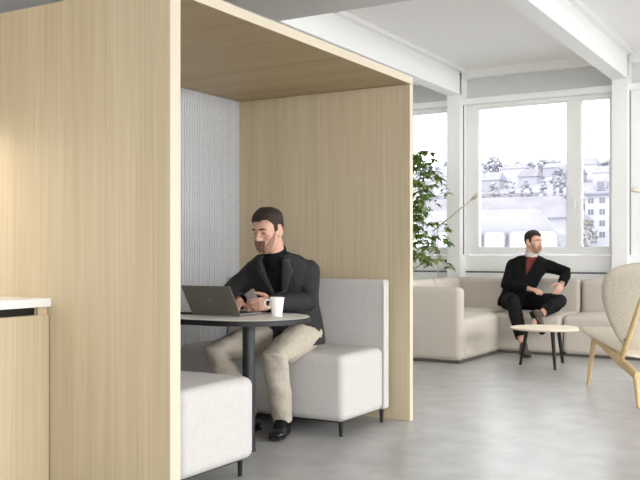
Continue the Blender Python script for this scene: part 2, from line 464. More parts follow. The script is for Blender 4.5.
# ------------------------------------------------------------------ kitchen units at the left edge
KX = -3.137
cab = thing('base_cabinet', 'oak fronted base cabinet with black finger groove under white worktop', 'cabinet', (KX, 2.87, 0))
O = cab.location
obj('carcass', B((-3.86, 1.0, .03), (KX-.022, 2.864, .80)), M['oak_cab'], cab, O)
obj('end_strip', B((KX-.05, 2.822, .80), (KX-.010, 2.877, .8362), .001, 1), M['oak_cab'], cab, O)
for y0 in (1.0, 1.625, 2.25): obj('door', B((KX-.02, y0+.002, .03), (KX, y0+(.627 if y0 > 2 else .623), .80), .0015, 1), M['oak_cab'], cab, O)
obj('finger_groove', B((-3.80, 1.0, .80), (KX-.035, 2.822, .836)), M['black'], cab, O)
obj('plinth', B((-3.8, 1.0, 0), (KX-.06, 2.88, .03)), M['black'], cab, O)
tag(obj('worktop', B((-3.87, .98, .8365), (KX+.012, 2.882, .8755), .003, 2), M['quartz']), 'white worktop on the oak cabinet against the booth side', 'worktop')

wc = thing('wall_cabinet', 'oak wall cabinet above the white worktop, beyond the left edge', 'cabinet', (-3.5, 2.87, 1.67))
O = wc.location
obj('carcass', B((-3.875, 1.0, 1.67), (-3.52, 2.88, 2.4)), M['oak_cab'], wc, O)
for y0 in (1.0, 1.625, 2.25): obj('door', B((-3.52, y0+.002, 1.66), (-3.50, y0+.621, 2.4), .0015, 1), M['oak_cab'], wc, O)
l_ = bpy.data.lights.new('cabinet_strip', 'AREA'); l_.shape = 'RECTANGLE'; l_.size = .03; l_.size_y = 1.5; l_.energy = 5; l_.color = (1, .86, .70)
o_ = bpy.data.objects.new('cabinet_strip', l_); COL.objects.link(o_); o_.location = (-3.62, 2.05, 1.655)
# ------------------------------------------------------------------ modular sofa by the windows
SZ, BACK = .425, .79
def sofa_module(loc, label, w, d, back=None, arm=None, h=None):
    """corner origin: local x 0..w, y 0..d; back/arm are lists of sides ('x0','x1','y0','y1')"""
    t = thing('sofa_module', label, 'sofa', loc, 0, 'modules of the beige sofa by the windows')
    obj('plinth', B((.03, .03, 0), (w-.03, d-.03, .045)), M['sofa_base'], t)
    g = .004; bt = .22
    lim = {'x0': g, 'x1': w-g, 'y0': g, 'y1': d-g}
    sides = [(s, 'backrest') for s in (back or [])]+[(s, 'armrest') for s in (arm or [])]
    sx0 = bt if any(s == 'x0' for s, _ in sides) else g; sx1 = w-bt if any(s == 'x1' for s, _ in sides) else w-g
    sy0 = (.13 if ('y0', 'armrest') in sides else bt) if any(s == 'y0' for s, _ in sides) else g
    sy1 = d-bt if any(s == 'y1' for s, _ in sides) else d-g
    obj('seat', C((sx0-(.02 if sx0 > g else 0), sy0-(.02 if sy0 > g else 0), .022), (sx1, sy1+(.02 if sy1 < d-g else 0), SZ), .055, .03), M['sofa'], t, smooth=True)
    for k, (s, nm) in enumerate(sides):
        z1 = h or BACK
        if s == 'y1': a, b = (g, d-bt, .022), (w-g, d-g, z1)
        if s == 'y0': a, b = (g, g, .022), (w-g, .15, .745)
        if s == 'x0': a, b = (g, (.15 if 'y0' in [q for q, _ in sides] else g), .022), (bt, (d-bt if 'y1' in [q for q, _ in sides] else d-g), z1)
        if s == 'x1': a, b = (w-bt, g, .022), (w-g, (d-bt if 'y1' in [q for q, _ in sides] else d-g), z1)
        obj(nm, C(a, b, .055), M['sofa'], t, smooth=True)
    return t
sofa_module((-4.22, 8.16, 0), 'near end of the sofa with a high closed arm facing the camera', .97, 1.16, ['x0'], ['y0'])
sofa_module((-4.22, 9.325, 0), 'corner module of the sofa left of the seated man in black', .875, .96, ['y1', 'x0'])
sofa_module((-3.342, 9.325, 0), 'sofa module the man in black sits on', .752, .96, ['y1'])
sofa_module((-2.587, 9.325, 0), 'sofa module between the man in black and the lounge chair', .99, .96, ['y1'])
sofa_module((-1.592, 9.325, 0), 'far right sofa module hidden behind the lounge chair back', .99, .96, ['y1'])

# ------------------------------------------------------------------ coffee table
ct = thing('coffee_table', 'low round coffee table with pale wooden top and three dark slanted legs', 'table', (-2.495, 8.44, 0))
CZ = .372
tp = bmesh.new(); lathe(tp, (0, 0, 0), [(.31, CZ-.02), (.325, CZ-.016), (.332, CZ-.004), (.33, CZ)], 48)
obj('tabletop', tp, M['ply'], ct, smooth=.6)
for px, py in ((-.245, -.02), (.16, -.25), (.07, .33)):
    q = V3((px, py, 0)); obj('leg', T([q, q*.72+V3((0, 0, CZ-.018))], [.014, .021], 12), M['black'], ct, smooth=.6)

# ------------------------------------------------------------------ lounge chair (local: faces -x, origin on floor)
def chair():
    t = thing('lounge_chair', 'lounge chair with oatmeal shield back and pale oak frame at right edge', 'chair', tuple(V3((2.46*.8604-6.8*.5096, 2.46*.5096+6.8*.8604, 0))), math.radians(30.63))
    def shell(fn, nu, nv, th):
        bm = bmesh.new(); F = []; K = []
        for i in range(nu+1):
            r0, r1 = [], []
            for j in range(nv+1):
                u = i/nu; v = -1+2*j/nv
                p, nrm, edge = fn(u, v)
                hh = th*max(.12, edge)
                r0.append(bm.verts.new(p+nrm*hh)); r1.append(bm.verts.new(p-nrm*hh))
            F.append(r0); K.append(r1)
        for i in range(nu):
            for j in range(nv):
                bm.faces.new((F[i][j], F[i][j+1], F[i+1][j+1], F[i+1][j])); bm.faces.new((K[i][j], K[i+1][j], K[i+1][j+1], K[i][j+1]))
        for i in range(nu):
            for j in (0, nv): bm.faces.new((F[i][j], F[i+1][j], K[i+1][j], K[i][j]))
        for j in range(nv):
            for i in (0, nu): bm.faces.new((F[i][j], K[i][j], K[i][j+1], F[i][j+1]))
        return bm
    def wid(u, tab):
        for (a, x), (b, y) in zip(tab, tab[1:]):
            if u <= b: k = (u-a)/(b-a); return x+(y-x)*k
        return tab[-1][1]
    bt = [(0, .13), (.06, .185), (.2, .255), (.4, .33), (.6, .385), (.75, .405), (.86, .395), (.93, .36), (.97, .30), (1, .20)]
    def back(u, v):
        w = wid(u, bt)
        p = V3((v*w, -.10-.36*u+.05*math.sin(PI*u)+.09*v*v*u, .335+.675*u-.0*v*v))
        return p, V3((0, .88, .47)), (1-v**4)*(1-(2*u-1)**8)
    obj('backrest', shell(back, 24, 20, .03), M['chairfab'], t, smooth=True)
    st = [(0, .20), (.3, .27), (.6, .335), (.85, .36), (.95, .34), (1, .28)]
    def seat(u, v):
        w = wid(u, st)
        p = V3((v*w, -.22+.80*u, .305+.165*u+.02*v*v-.10*max(0, u-.88)))
        return p, V3((0, -.2, .98)), (1-v**4)*(1-(2*u-1)**8)
    obj('seat', shell(seat, 20, 16, .03), M['chairfab'], t, smooth=True)
    for s in (-1, 1):
        obj('seat_rail', loft_obj([((s*.235, .50, .418), .020, .022), ((s*.235, .20, .355), .022, .030), ((s*.235, -.15, .285), .022, .034), ((s*.235, -.53, .215), .020, .030)], 'x'), M['chairwood'], t, smooth=.7)
        obj('leg', T([(s*.265, .525, 0), (s*.238, .45, .40)], [.013, .022], 12), M['chairwood'], t, smooth=.7)
        obj('leg', T([(s*.24, -.57, 0), (s*.237, -.50, .235)], [.014, .024], 12), M['chairwood'], t, smooth=.7)
        obj('back_strut', T([(s*.232, -.17, .285), (s*.215, -.37, .55), (s*.20, -.52, .78)], [.021, .020, .013], 10), M['chairwood'], t, smooth=.7)
        obj('screw', T([(s*.228, -.30, .45), (s*.252, -.30, .45)], .008, 10), M['lampgrey'], t)
    obj('cross_bar', T([(-.235, -.47, .222), (.235, -.47, .222)], .015, 10), M['chairwood'], t)
    obj('cross_bar', T([(-.235, .44, .385), (.235, .44, .385)], .013, 10), M['chairwood'], t)
    return t
def loft_obj(secs, ax='x'):
    """flat bar: (centre, half thickness in x, half height in z)"""
    bm = bmesh.new(); loft(bm, [(c, (hy, 0, 0), (0, 0, hz)) for c, hy, hz in secs], 16, True, 3.5); return bm
chair()

# ------------------------------------------------------------------ people
def rot_cols(x, y, z):
    return Matrix(((x.x, y.x, z.x), (x.y, y.y, z.y), (x.z, y.z, z.z)))
def head_frame(c, fwd, pitch=0, roll=0):
    f = V3(fwd).normalized(); z = V3((0, 0, 1)); x = f.cross(z).normalized(); z = x.cross(f)
    m = rot_cols(x, f, z) @ Matrix.Rotation(-pitch, 3, 'X') @ Matrix.Rotation(roll, 3, 'Y')
    return Matrix.Translation(V3(c)) @ m.to_4x4()
# head profile: height above chin, front y, back y, half width
HP = [(.000, .078, .035, .020), (.010, .092, .015, .036), (.028, .096, -.012, .048), (.050, .095, -.040, .057), (.070, .094, -.062, .063), (.090, .092, -.078, .068),
      (.112, .089, -.089, .0715), (.128, .086, -.095, .073), (.145, .091, -.099, .0745), (.168, .086, -.099, .0755), (.192, .072, -.091, .069), (.212, .048, -.072, .055), (.228, .018, -.044, .034), (.236, -.006, -.020, .012)]
def head_ring(z):
    for a, b in zip(HP, HP[1:]):
        if z <= b[0]:
            k = (z-a[0])/(b[0]-a[0]); return [a[i]+(b[i]-a[i])*k for i in range(4)]
    return list(HP[-1])
def head_pt(z, th, inf=0):
    """point on the head; th measured from the face centre line"""
    _, f, b, w = head_ring(max(0, min(.236, z)))
    cy = (f+b)/2; hy = (f-b)/2
    ct, st = math.cos(th), math.sin(th); e = 2/2.25
    return V3((math.copysign(abs(st)**e, st)*(w+inf), cy+math.copysign(abs(ct)**e, ct)*(hy+inf), z-.118))
def add_head(bm, HM, sc=1):
    S = HM @ Matrix.Scale(sc, 4)
    t = bmesh.new()
    loft(t, [((0, (f+b)/2, z-.118), (w, 0, 0), (0, (f-b)/2, 0)) for z, f, b, w in HP], 32, True, 2.25)
    z0 = -.118
    tube(t, [(0, .083, z0+.135), (0, .099, z0+.112), (0, .110, z0+.094)], [.008, .0095, .0115], 10, True)       # nose
    for s in (-1, 1):
        ell(t, (s*.012, .098, z0+.088), (.009, .012, .008))                                                    # nostril wings
        tube(t, [(s*.012, .088, z0+.146), (s*.032, .086, z0+.150), (s*.052, .070, z0+.143)], [.007, .008, .006], 8, True)   # brow ridge
        ell(t, (s*.040, .068, z0+.100), (.024, .020, .018))                                                    # cheekbone
        ell(t, (s*.031, .077, z0+.126), (.0135, .010, .0105))                                                  # eyeball under lids
        em = Matrix.Rotation(s*.35, 3, 'Z')
        ell(t, (s*.077, -.008, z0+.112), (.007, .019, .032), em)                                               # ear
        ell(t, (s*.076, .004, z0+.088), (.006, .010, .012), em)
    tube(t, [(-.022, .089, z0+.060), (0, .096, z0+.063), (.022, .089, z0+.060)], [.004, .006, .004], 8, True)
    tube(t, [(-.019, .089, z0+.050), (0, .096, z0+.049), (.019, .089, z0+.050)], [.004, .0065, .004], 8, True)
    ell(t, (0, .085, z0+.018), (.020, .016, .014))                                                             # chin
    bmesh.ops.transform(t, matrix=S, verts=t.verts)
    me = bpy.data.meshes.new('t'); t.to_mesh(me); t.free(); bm.from_mesh(me); bpy.data.meshes.remove(me)
def add_hand(bm, w, along, dorsal, side, curls, thumb=(.6, .75, -.35), sc=1):
    """palm, four unequal bent fingers and a thumb; side=+1 puts the thumb on dorsal x along"""
    x = V3(along).normalized(); z = V3(dorsal); z = (z-x*z.dot(x)).normalized(); y = z.cross(x)*side
    Mx = Matrix.Translation(V3(w)) @ rot_cols(x, y, z).to_4x4() @ Matrix.Scale(sc, 4)
    t = bmesh.new()
    loft(t, [((-.02, 0, 0), (0, .026, 0), (0, 0, .019)), ((.01, 0, 0), (0, .031, 0), (0, 0, .017)), ((.04, 0, 0), (0, .039, 0), (0, 0, .0155)), ((.07, 0, 0), (0, .041, 0), (0, 0, .0135)), ((.092, 0, -.001), (0, .038, 0), (0, 0, .010))], 18, True, 2.5)
    for (fy, segs, r), cu in zip([(.030, (.044, .027, .022), .0092), (.010, (.049, .031, .024), .0095), (-.0105, (.045, .029, .023), .009), (-.0300, (.035, .022, .019), .008)], curls):
        p = V3((.086, fy, 0)); a = 0; pts = [p-V3((.02, 0, 0)), p]; spread = fy*.35
        for sl, c in zip(segs, cu):
            a += c; p = p+V3((math.cos(a)*math.cos(spread), math.cos(a)*math.sin(spread)*1.0, -math.sin(a)))*sl; pts.append(p)
        tube(t, pts, [r, r, r*.97, r*.9, r*.78], 10, True)
    d = V3(thumb).normalized(); p0 = V3((.015, .022, -.004)); p1 = p0+d*.045; d2 = (d+V3((.5, -.15, -.1))).normalized(); p2 = p1+d2*.034; p3 = p2+(d2+V3((.3, -.1, -.1))).normalized()*.026
    tube(t, [p0, p1, p2, p3], [.015, .0125, .0105, .0085], 10, True)
    bmesh.ops.transform(t, matrix=Mx, verts=t.verts)
    me = bpy.data.meshes.new('t'); t.to_mesh(me); t.free(); bm.from_mesh(me); bpy.data.meshes.remove(me)
def lerp(a, b, k): return a+(b-a)*k
def torso_rings(J, inf=0, z_to=1.0):
    """rings from pelvis to neck base following the spine; lateral axis turns from hips to shoulders"""
    P, Wa, Ch, Sh, Nk = [V3(J[k]) for k in ('pelvis', 'waist', 'chest', 'shoulders', 'neck')]
    lp_ = (V3(J['hipL'])-V3(J['hipR'])).normalized(); ls = (V3(J['shL'])-V3(J['shR'])).normalized()
    out = []
    for c, l, w, d in ((P-V3((0, 0, .07)), lp_, .150, .105), (P, lp_, .172, .125), (lerp(P, Wa, .5), lp_, .165, .122), (Wa, lerp(lp_, ls, .5).normalized(), .156, .116), (lerp(Wa, Ch, .5), ls, .165, .120),
                       (Ch, ls, .182, .126), (lerp(Ch, Sh, .6), ls, .19, .115), (Sh, ls, .185, .096), (lerp(Sh, Nk, .45), ls, .140, .082), (lerp(Sh, Nk, .8), ls, .085, .068), (Nk, ls, .060, .058)):
        f = l.cross(V3((0, 0, 1))).normalized()
        out.append((c, l*(w+inf), f*(d+inf)))
    return out
def limb(bm, pts, rad, inf=0, n=16):
    """limb with mid-points so that radii swell and taper along each bone"""
    pts = [V3(p) for p in pts]; P = []; R = []
    for i in range(len(pts)-1):
        a, b = pts[i], pts[i+1]; r = rad[i]
        for k in range(len(r)-1):
            P.append(lerp(a, b, k/(len(r)-1))); R.append(r[k]+inf)
    P.append(pts[-1]); R.append(rad[-1][-1]+inf)
    tube(bm, P, R, n, True)
ARM = [(.056, .050, .043), (.043, .042, .036, .029)]
LEG = [(.088, .082, .072, .060), (.058, .058, .048, .038)]
def person(J, base, label, cloth, voxel=.005):
    root = thing('person', label, 'person', base)
    O = V3(base)
    # --- body: one continuous skin
    bm = bmesh.new()
    loft(bm, torso_rings(J), 28, True, 2.3)
    HM = head_frame(J['head'], J['face'], J['pitch'], J.get('roll', 0)); sc = J.get('hs', 1.0)
    nb_ = HM @ V3((0, -.022, -.062)); tube(bm, [V3(J['neck'])-V3((0, 0, .04)), lerp(V3(J['neck']), nb_, .5), nb_], [.062, .055, .054], 18, True)
    add_head(bm, HM, sc)
    for s in 'LR':
        tube(bm, [V3(J['neck'])-V3((0, 0, .03)), J['sh'+s]], [.05, .055], 14, True)
        limb(bm, [J['sh'+s], J['el'+s], J['wr'+s]], ARM)
        limb(bm, [J['hip'+s], J['kn'+s], J['an'+s]], LEG)
        h = J['hand'+s]; add_hand(bm, J['wr'+s], h['along'], h['dorsal'], h['side'], h['curls'], h.get('thumb', (.6, .75, -.35)), h.get('sc', 1))
        fu = V3(J.get('up'+s, (0, 0, 1))); tube(bm, [J['an'+s], V3(J['an'+s])-fu*.035, lerp(V3(J['an'+s]), V3(J['to'+s]), .5)-fu*.02, J['to'+s]], [.036, .034, .027, .020], 12, True)
    bm = remesh(bm, voxel, 1)
    inv = (HM @ Matrix.Scale(sc, 4)).inverted()
    for f in bm.faces:
        p = inv @ f.calc_center_median(); z = p.z+.118
        if p.y > .07 and 0 < z < .25 and abs(p.x) < .06:
            if abs(p.x) < .021 and .045 < z < .067 and p.y > .0935: f.material_index = 1
            for s in (-1, 1):
                dx, dz = p.x-s*.031, z-.126
                if J.get('lidded'):
                    if abs(dx) < .013 and abs(dz+.002) < .0032 and p.y > .076: f.material_index = 3
                else:
                    if (dx/.012)**2+(dz/.006)**2 < 1 and p.y > .076: f.material_index = 2
                    if dx*dx+dz*dz < .0055**2 and p.y > .076: f.material_index = 3
    obj('body', bm, [M['skin'], M['lip'], M['eyewhite'], M['iris']], root, O, smooth=True)
    # --- hair, brows, beard: shells over the skull
    def shell(mask, inf, nz=44, nt=72, z0=0.0, z1=.236):
        t = bmesh.new(); G = {}
        for i in range(nz+1):
            for j in range(nt):
                z = z0+(z1-z0)*i/nz; th = -PI+2*PI*j/nt
                k = inf(z, th); p = head_pt(z, th, k)
                p.z += k*max(0, (z-.16)/.076)
                G[i, j] = (p, z, th)
        vs = {}
        def v(i, j):
            if (i, j) not in vs: vs[i, j] = t.verts.new(G[i, j][0])
            return vs[i, j]
        for i in range(nz):
            for j in range(nt):
                j2 = (j+1) % nt
                if mask(G[i, j][1]+.5*(z1-z0)/nz, G[i, j][2]+PI/nt): t.faces.new((v(i, j), v(i, j2), v(i+1, j2), v(i+1, j)))
        if mask(z1, 0): t.faces.new([v(nz, j) for j in range(nt)])
        bmesh.ops.recalc_face_normals(t, faces=t.faces)
        bmesh.ops.solidify(t, geom=list(t.faces), thickness=.006)
        bmesh.ops.transform(t, matrix=HM @ Matrix.Scale(sc, 4), verts=t.verts); return t
    def hairline(th):
        a = abs(th)
        if a < .75: return .192-.003*math.cos(a*4)
        if a < 1.25: return .195-(a-.75)/.5*.038
        if a < 1.45: return .118
        if a < 1.75: return .148
        return .148-(min(a, 2.5)-1.75)/.75*.093
    hv = J.get('hairvol', .012)
    obj('hair', shell(lambda z, th: z > hairline(th), lambda z, th: .0025+hv*max(0, min(1, (z-.158)/.05))*(1.0+.35*math.cos(th))+.002*noise.noise(V3((th*9, z*120, 0)))), M['hair'], root, O, smooth=True)
    for s in (-1, 1):
        bw = bmesh.new()
        pts = [head_pt(.146+.004*math.sin(k*PI/5), s*(.16+.085*k), .008) for k in range(6)]
        tube(bw, pts, [.003, .0042, .0042, .004, .0035, .002], 8, True)
        bmesh.ops.transform(bw, matrix=HM @ Matrix.Scale(sc, 4), verts=bw.verts)
        obj('eyebrow', bw, M['hair'], root, O, smooth=True)
    def bmask(z, th):
        a = abs(th)
        if a > 1.34: return False
        if z < .040+.045*max(0, (a-.55)/.9): return True
        if a < .42 and .040 <= z <= .082: return not (a < .26 and .043 < z < .069)
        return z < .040+.09*max(0, (a-.42)/1.0)
    if J.get('moustache'):
        obj('goatee', shell(lambda z, th: abs(th) < .5 and (z < .042 or (.069 < z < .083)) or (.26 < abs(th) < .46 and z < .08), lambda z, th: .0055+(.006 if z > .03 else 0), 40, 90, 0.0, .14), M['beard'], root, O, smooth=True)
    obj('beard', shell(bmask, lambda z, th: .002+(.006 if abs(th) < .5 and z > .03 else .0), 40, 90, 0.0, .14), cloth['beard'], root, O, smooth=True)
    # --- shirt
    t = bmesh.new(); R = torso_rings(J, .010); loft(t, R[1:], 28, True, 2.3)
    nk = V3(J['neck']); sfw = V3(J['chest']); tube(t, [lerp(sfw, nk, .55), nk-V3((0, 0, .02)), lerp(nk, nb_, cloth.get('shirt_up', .25))], [.085, .078, .066], 18)
    sh = remesh(t, .008, 2); bsh = BVHTree.FromBMesh(sh)
    so = obj('shirt', sh, cloth['shirt'], root, O, smooth=True)
    nk = V3(J['neck']); up = (nb_-nk).normalized(); a0, b0 = frame_of(up)
    cl = bmesh.new()
    loft(cl, [(nk-up*.03, a0*.074, b0*.074), (nk+up*.0, a0*.068, b0*.068), (nk+up*cloth.get('collar_h', .03), a0*.064, b0*.066), (nk+up*cloth.get('collar_h', .03), a0*.057, b0*.059), (nk-up*.01, a0*.057, b0*.059)], 24, False)
    obj('collar', cl, cloth['collar'], so, O, smooth=True)
    # --- jacket
    ls = (V3(J['shL'])-V3(J['shR'])).normalized(); fw = V3((ls.y, -ls.x, 0))
    if fw.dot(V3(J['kneeL' if 'kneeL' in J else 'knL'])-V3(J['pelvis'])) < 0: fw = -fw
    t = bmesh.new(); R = torso_rings(J, .026)
    hem = V3(J['hem']); R[0] = (hem, R[1][1]*1.03, R[1][2]*1.06); loft(t, R[:-1], 30, True, 2.4)
    for s in 'LR':
        wr = V3(J['wr'+s]); el = V3(J['el'+s]); cuff = wr-(wr-el).normalized()*J.get('cuff', .012)
        limb(t, [J['sh'+s], el, cuff], [(.064, .054, .048), (.047, .046, .041, .037)], .013)
        sg = 1 if s == 'L' else -1
        tube(t, [nk+ls*.035*sg-fw*.01-V3((0, 0, .03)), lerp(nk+ls*.035*sg, V3(J['sh'+s]), .5)+V3((0, 0, .0)), V3(J['sh'+s])-ls*sg*.005], [.058, .064, .070], 16, True)
    jk = remesh(t, .008, 3); wrinkle(jk, .007, 11, (1, 1, .55)); bjk = BVHTree.FromBMesh(jk)
    zb, zn = cloth['button_z'], nk.z
    def vw(z): return max(0, min(1, (z-zb)/(zn-zb)))**.8*cloth.get('vw', .075)+.002
    ch = V3(J['chest'])
    kill = []
    for f in jk.faces:
        p = f.calc_center_median(); k = max(0, min(1, (p.z-V3(J['waist']).z)/(nk.z-V3(J['waist']).z))); ax = lerp(V3(J['waist']), nk, k)
        s_ = (p-ax).dot(ls); fd = (p-ax).dot(fw)
        if p.z > zb and abs(s_) < vw(p.z) and fd > .0: kill.append(f)
        elif (p-nk).length < .092 and p.z > nk.z-.045: kill.append(f)
        else:
            for s in 'LR':                                            # open cuffs
                wr = V3(J['wr'+s]); d = (wr-V3(J['el'+s])).normalized()
                if (p-(wr-d*J.get('cuff', .012))).dot(d) > .012 and (p-wr).length < .09: kill.append(f); break
    bmesh.ops.delete(jk, geom=kill, context='FACES')
    bmesh.ops.recalc_face_normals(jk, faces=jk.faces)
    bmesh.ops.solidify(jk, geom=list(jk.faces), thickness=.005)
    jo = obj('jacket', jk, cloth['jacket'], root, O, smooth=True)
    # lapels draped over the jacket front
    def drape(uv, lift):
        z, s_ = uv; k = max(0, min(1, (z-V3(J['waist']).z)/(nk.z-V3(J['waist']).z))); ax = lerp(V3(J['waist']), nk, k)
        org = ax+ls*s_+fw*.5
        hit = bjk.ray_cast(org, -fw)
        return (hit[0] if hit[0] is not None else ax+ls*s_+fw*.1)+fw*lift
    for s in (-1, 1):
        t = bmesh.new(); rows = []
        for i in range(15):
            z = zb+.005+(zn-.01-zb)*i/14; k = i/14
            wl = cloth.get('lapel', .05)*(min(1, k/.7) if k < .72 else (1-.55*(k-.72)/.28))+.008
            if .70 < k < .76: wl *= 1.12
            rows.append([t.verts.new(drape((z, s*(vw(z)-.004+wl*q)), .006+.004*math.sin(PI*q))) for q in (0, .33, .66, 1)])
        for r0, r1 in zip(rows, rows[1:]):
            for q in range(3): t.faces.new((r0[q], r0[q+1], r1[q+1], r1[q]))
        bmesh.ops.recalc_face_normals(t, faces=t.faces); bmesh.ops.solidify(t, geom=list(t.faces), thickness=.004)
        obj('lapel', t, cloth['lapelmat'], jo, O, smooth=True)
    t = bmesh.new(); pts = []
    for i in range(13):
        a = -2.2+4.4*i/12; pts.append(nk-fw*(.078*math.cos(a))+ls*(.082*math.sin(a))+V3((0, 0, .012-.03*(1-math.cos(a))*.5)))
    tube(t, pts, [.010]+[.015]*11+[.010], 10, True); obj('jacket_collar', t, cloth['lapelmat'], jo, O, smooth=True)
    # --- trousers
    t = bmesh.new(); R = torso_rings(J, .014); loft(t, [(R[0][0]+V3((0, 0, .005)), R[0][1], R[0][2]), R[1], R[2]], 28, True, 2.4)
    for s in 'LR':
        an, kn = V3(J['an'+s]), V3(J['kn'+s]); e = lerp(kn, an, J.get('legend'+s, 1.0))
        limb(t, [J['hip'+s], kn, e], [(.096, .090, .080, .070), (.068, .066, .060, .054)], .008)
    tr = remesh(t, .008, 3); wrinkle(tr, .008, 13)
    kill = []
    for f in tr.faces:
        p = f.calc_center_median()
        for s in 'LR':
            an, kn = V3(J['an'+s]), V3(J['kn'+s]); d = (an-kn).normalized(); e = lerp(kn, an, J.get('legend'+s, 1.0))
            if (p-e).dot(d) > .0 and (p-e).length < .09: kill.append(f); break
    bmesh.ops.delete(tr, geom=kill, context='FACES'); bmesh.ops.recalc_face_normals(tr, faces=tr.faces)
    bmesh.ops.solidify(tr, geom=list(tr.faces), thickness=.004)
    obj('trousers', tr, cloth['trousers'], root, O, smooth=True)
    # --- socks
    if cloth.get('sock'):
        for s in 'LR':
            an, kn = V3(J['an'+s]), V3(J['kn'+s]); d = (kn-an).normalized()
            obj('sock', T([an+d*.14, an+d*.05, an, lerp(an, V3(J['to'+s]), .45), lerp(an, V3(J['to'+s]), .8)], [.048, .046, .047, .042, .030], 18), cloth['sock'], root, O, smooth=True)
    # --- shoes
    for s in 'LR':
        an, to = V3(J['an'+s]), V3(J['to'+s]); d = (to-an); up_ = V3(J.get('up'+s, (0, 0, 1)))
        fl = (d-up_*d.dot(up_)).normalized(); si = up_.cross(fl); sb = an-up_*J.get('ah', .085)
        t = bmesh.new()
        prof = [(-.07, .030, .05), (-.055, .036, .075), (-.02, .038, .088), (.03, .039, .075), (.08, .044, .058), (.13, .048, .046), (.17, .043, .038), (.195, .026, .026)]
        loft(t, [(sb+fl*x+up_*(.012+hh/2), si*w, up_*(hh/2)) for x, w, hh in prof], 20, True, 2.6)
        tube(t, [an-up_*.02, an+up_*.02], [.043, .042], 16, True)
        so = obj('shoe', remesh(t, .006, 3), cloth['shoe'], root, O, smooth=True)
        t = bmesh.new(); loft(t, [(sb+fl*x+up_*.008, si*(w+.003), up_*.008) for x, w, hh in prof], 20, True, 5)
        obj('sole', t, M['sole'], so, O)
    return root

# man at the laptop, facing -y and turned a little to the camera
f1 = V3((.20, -.98, 0)).normalized(); l1 = V3((-f1.y, f1.x, 0))
J1 = dict(pelvis=(-2.965, 4.665, .595), waist=(-2.97, 4.655, .74), chest=(-2.975, 4.60, .90), shoulders=(-2.975, 4.54, .995), neck=(-2.955, 4.475, 1.065),
          head=(-2.948, 4.385, 1.214), face=(-.10, -1, 0), pitch=math.radians(17), lidded=True, hs=1.04, hairvol=.012, moustache=True)
J1['shL'] = tuple(V3((-2.97, 4.555, .965))+l1*.168); J1['shR'] = tuple(V3((-2.97, 4.555, .965))-l1*.168)
J1['hipL'] = tuple(V3((-2.96, 4.66, .585))+l1*.095); J1['hipR'] = tuple(V3((-2.96, 4.66, .585))-l1*.095)
J1.update(elL=(-2.79, 4.585, .79), wrL=(-2.868, 4.315, .79), elR=(-3.30, 4.47, .83), wrR=(-3.08, 4.27, .79),
          knL=(-2.83, 4.27, .485), anL=(-2.885, 4.44, .095), toL=(-2.835, 4.30, .035), knR=(-3.21, 4.22, .50), anR=(-3.12, 4.43, .095), toR=(-3.17, 4.30, .035),
          hem=(-2.955, 4.655, .525), legendL=.99, legendR=.99)
relax = [(.35, .55, .35)]*4
J1['handL'] = dict(along=(-.64, -.76, -.05), dorsal=(.75, -.6, .28), side=-1, curls=[(.45, .7, .4), (.5, .8, .4), (.55, .85, .45), (.6, .85, .5)])
J1['handR'] = dict(along=(.35, -.9, -.12), dorsal=(0, 0, 1), side=1, curls=relax)
person(J1, (-2.955, 4.45, 0), 'man in charcoal jacket and stone trousers typing on a laptop in the booth', dict(shirt=M['blackshirt'], collar=M['blackshirt'], collar_h=.045, jacket=M['jacket'], lapelmat=M['lapel'], trousers=M['chino'], shoe=M['leather'], sock=M['blackshirt'], beard=M['beard2'], button_z=.76, vw=.072, lapel=.055))

# man on the sofa, chest to the camera, looking right, one ankle on the other knee
f2 = V3((.42, -.90, 0)).normalized(); l2 = V3((-f2.y, f2.x, 0))
c2 = V3((-3.085, 9.80, 0))
J2 = dict(pelvis=(-3.21, 9.72, .55), waist=(-3.185, 9.77, .69), chest=(-3.13, 9.81, .85), shoulders=(-3.10, 9.82, .965), neck=(-3.06, 9.80, 1.04),
          head=(-3.035, 9.775, 1.20), face=(.93, -.36, 0), pitch=math.radians(4), hs=1.03, hairvol=.011)
J2['shL'] = tuple(V3((-3.10, 9.82, .945))+l2*.168); J2['shR'] = tuple(V3((-3.10, 9.82, .945))-l2*.168)
J2['hipL'] = tuple(V3((-3.20, 9.72, .54))+l2*.09); J2['hipR'] = tuple(V3((-3.20, 9.72, .54))-l2*.09)
J2.update(elL=(-2.70, 9.93, .87), wrL=(-2.70, 9.73, .745), elR=(-3.30, 9.64, .72), wrR=(-3.0, 9.52, .69),
          knR=(-3.12, 9.33, .565), anR=(-2.93, 9.12, .10), toR=(-2.86, 9.00, .035), knL=(-2.64, 9.46, .565), anL=(-2.80, 9.25, .435), toL=(-2.86, 9.15, .27),
          upL=(-.55, -.55, -.62), hem=(-3.21, 9.715, .49), legendL=.80, legendR=.80)
J2['upL'] = tuple(V3((.16, .21, .13)).normalized())
J2['handL'] = dict(along=(-.30, -.60, -.75), dorsal=(.6, -.5, .25), side=-1, curls=[(.3, .4, .3), (.35, .5, .3), (.4, .5, .3), (.45, .5, .4)])
J2['handR'] = dict(along=(.85, -.45, -.08), dorsal=(.1, -.35, .9), side=1, curls=[(.25, .35, .3)]*4)
person(J2, (-2.95, 9.30, 0), 'man in black jacket and trousers sitting on the sofa looking right', dict(shirt=M['red'], collar=M['collar'], collar_h=.06, shirt_up=.0, jacket=M['blackwool'], lapelmat=M['blackwool'], trousers=M['blacktrouser'], shoe=M['suede'], beard=M['beard2'], button_z=.82, vw=.06, lapel=.035))

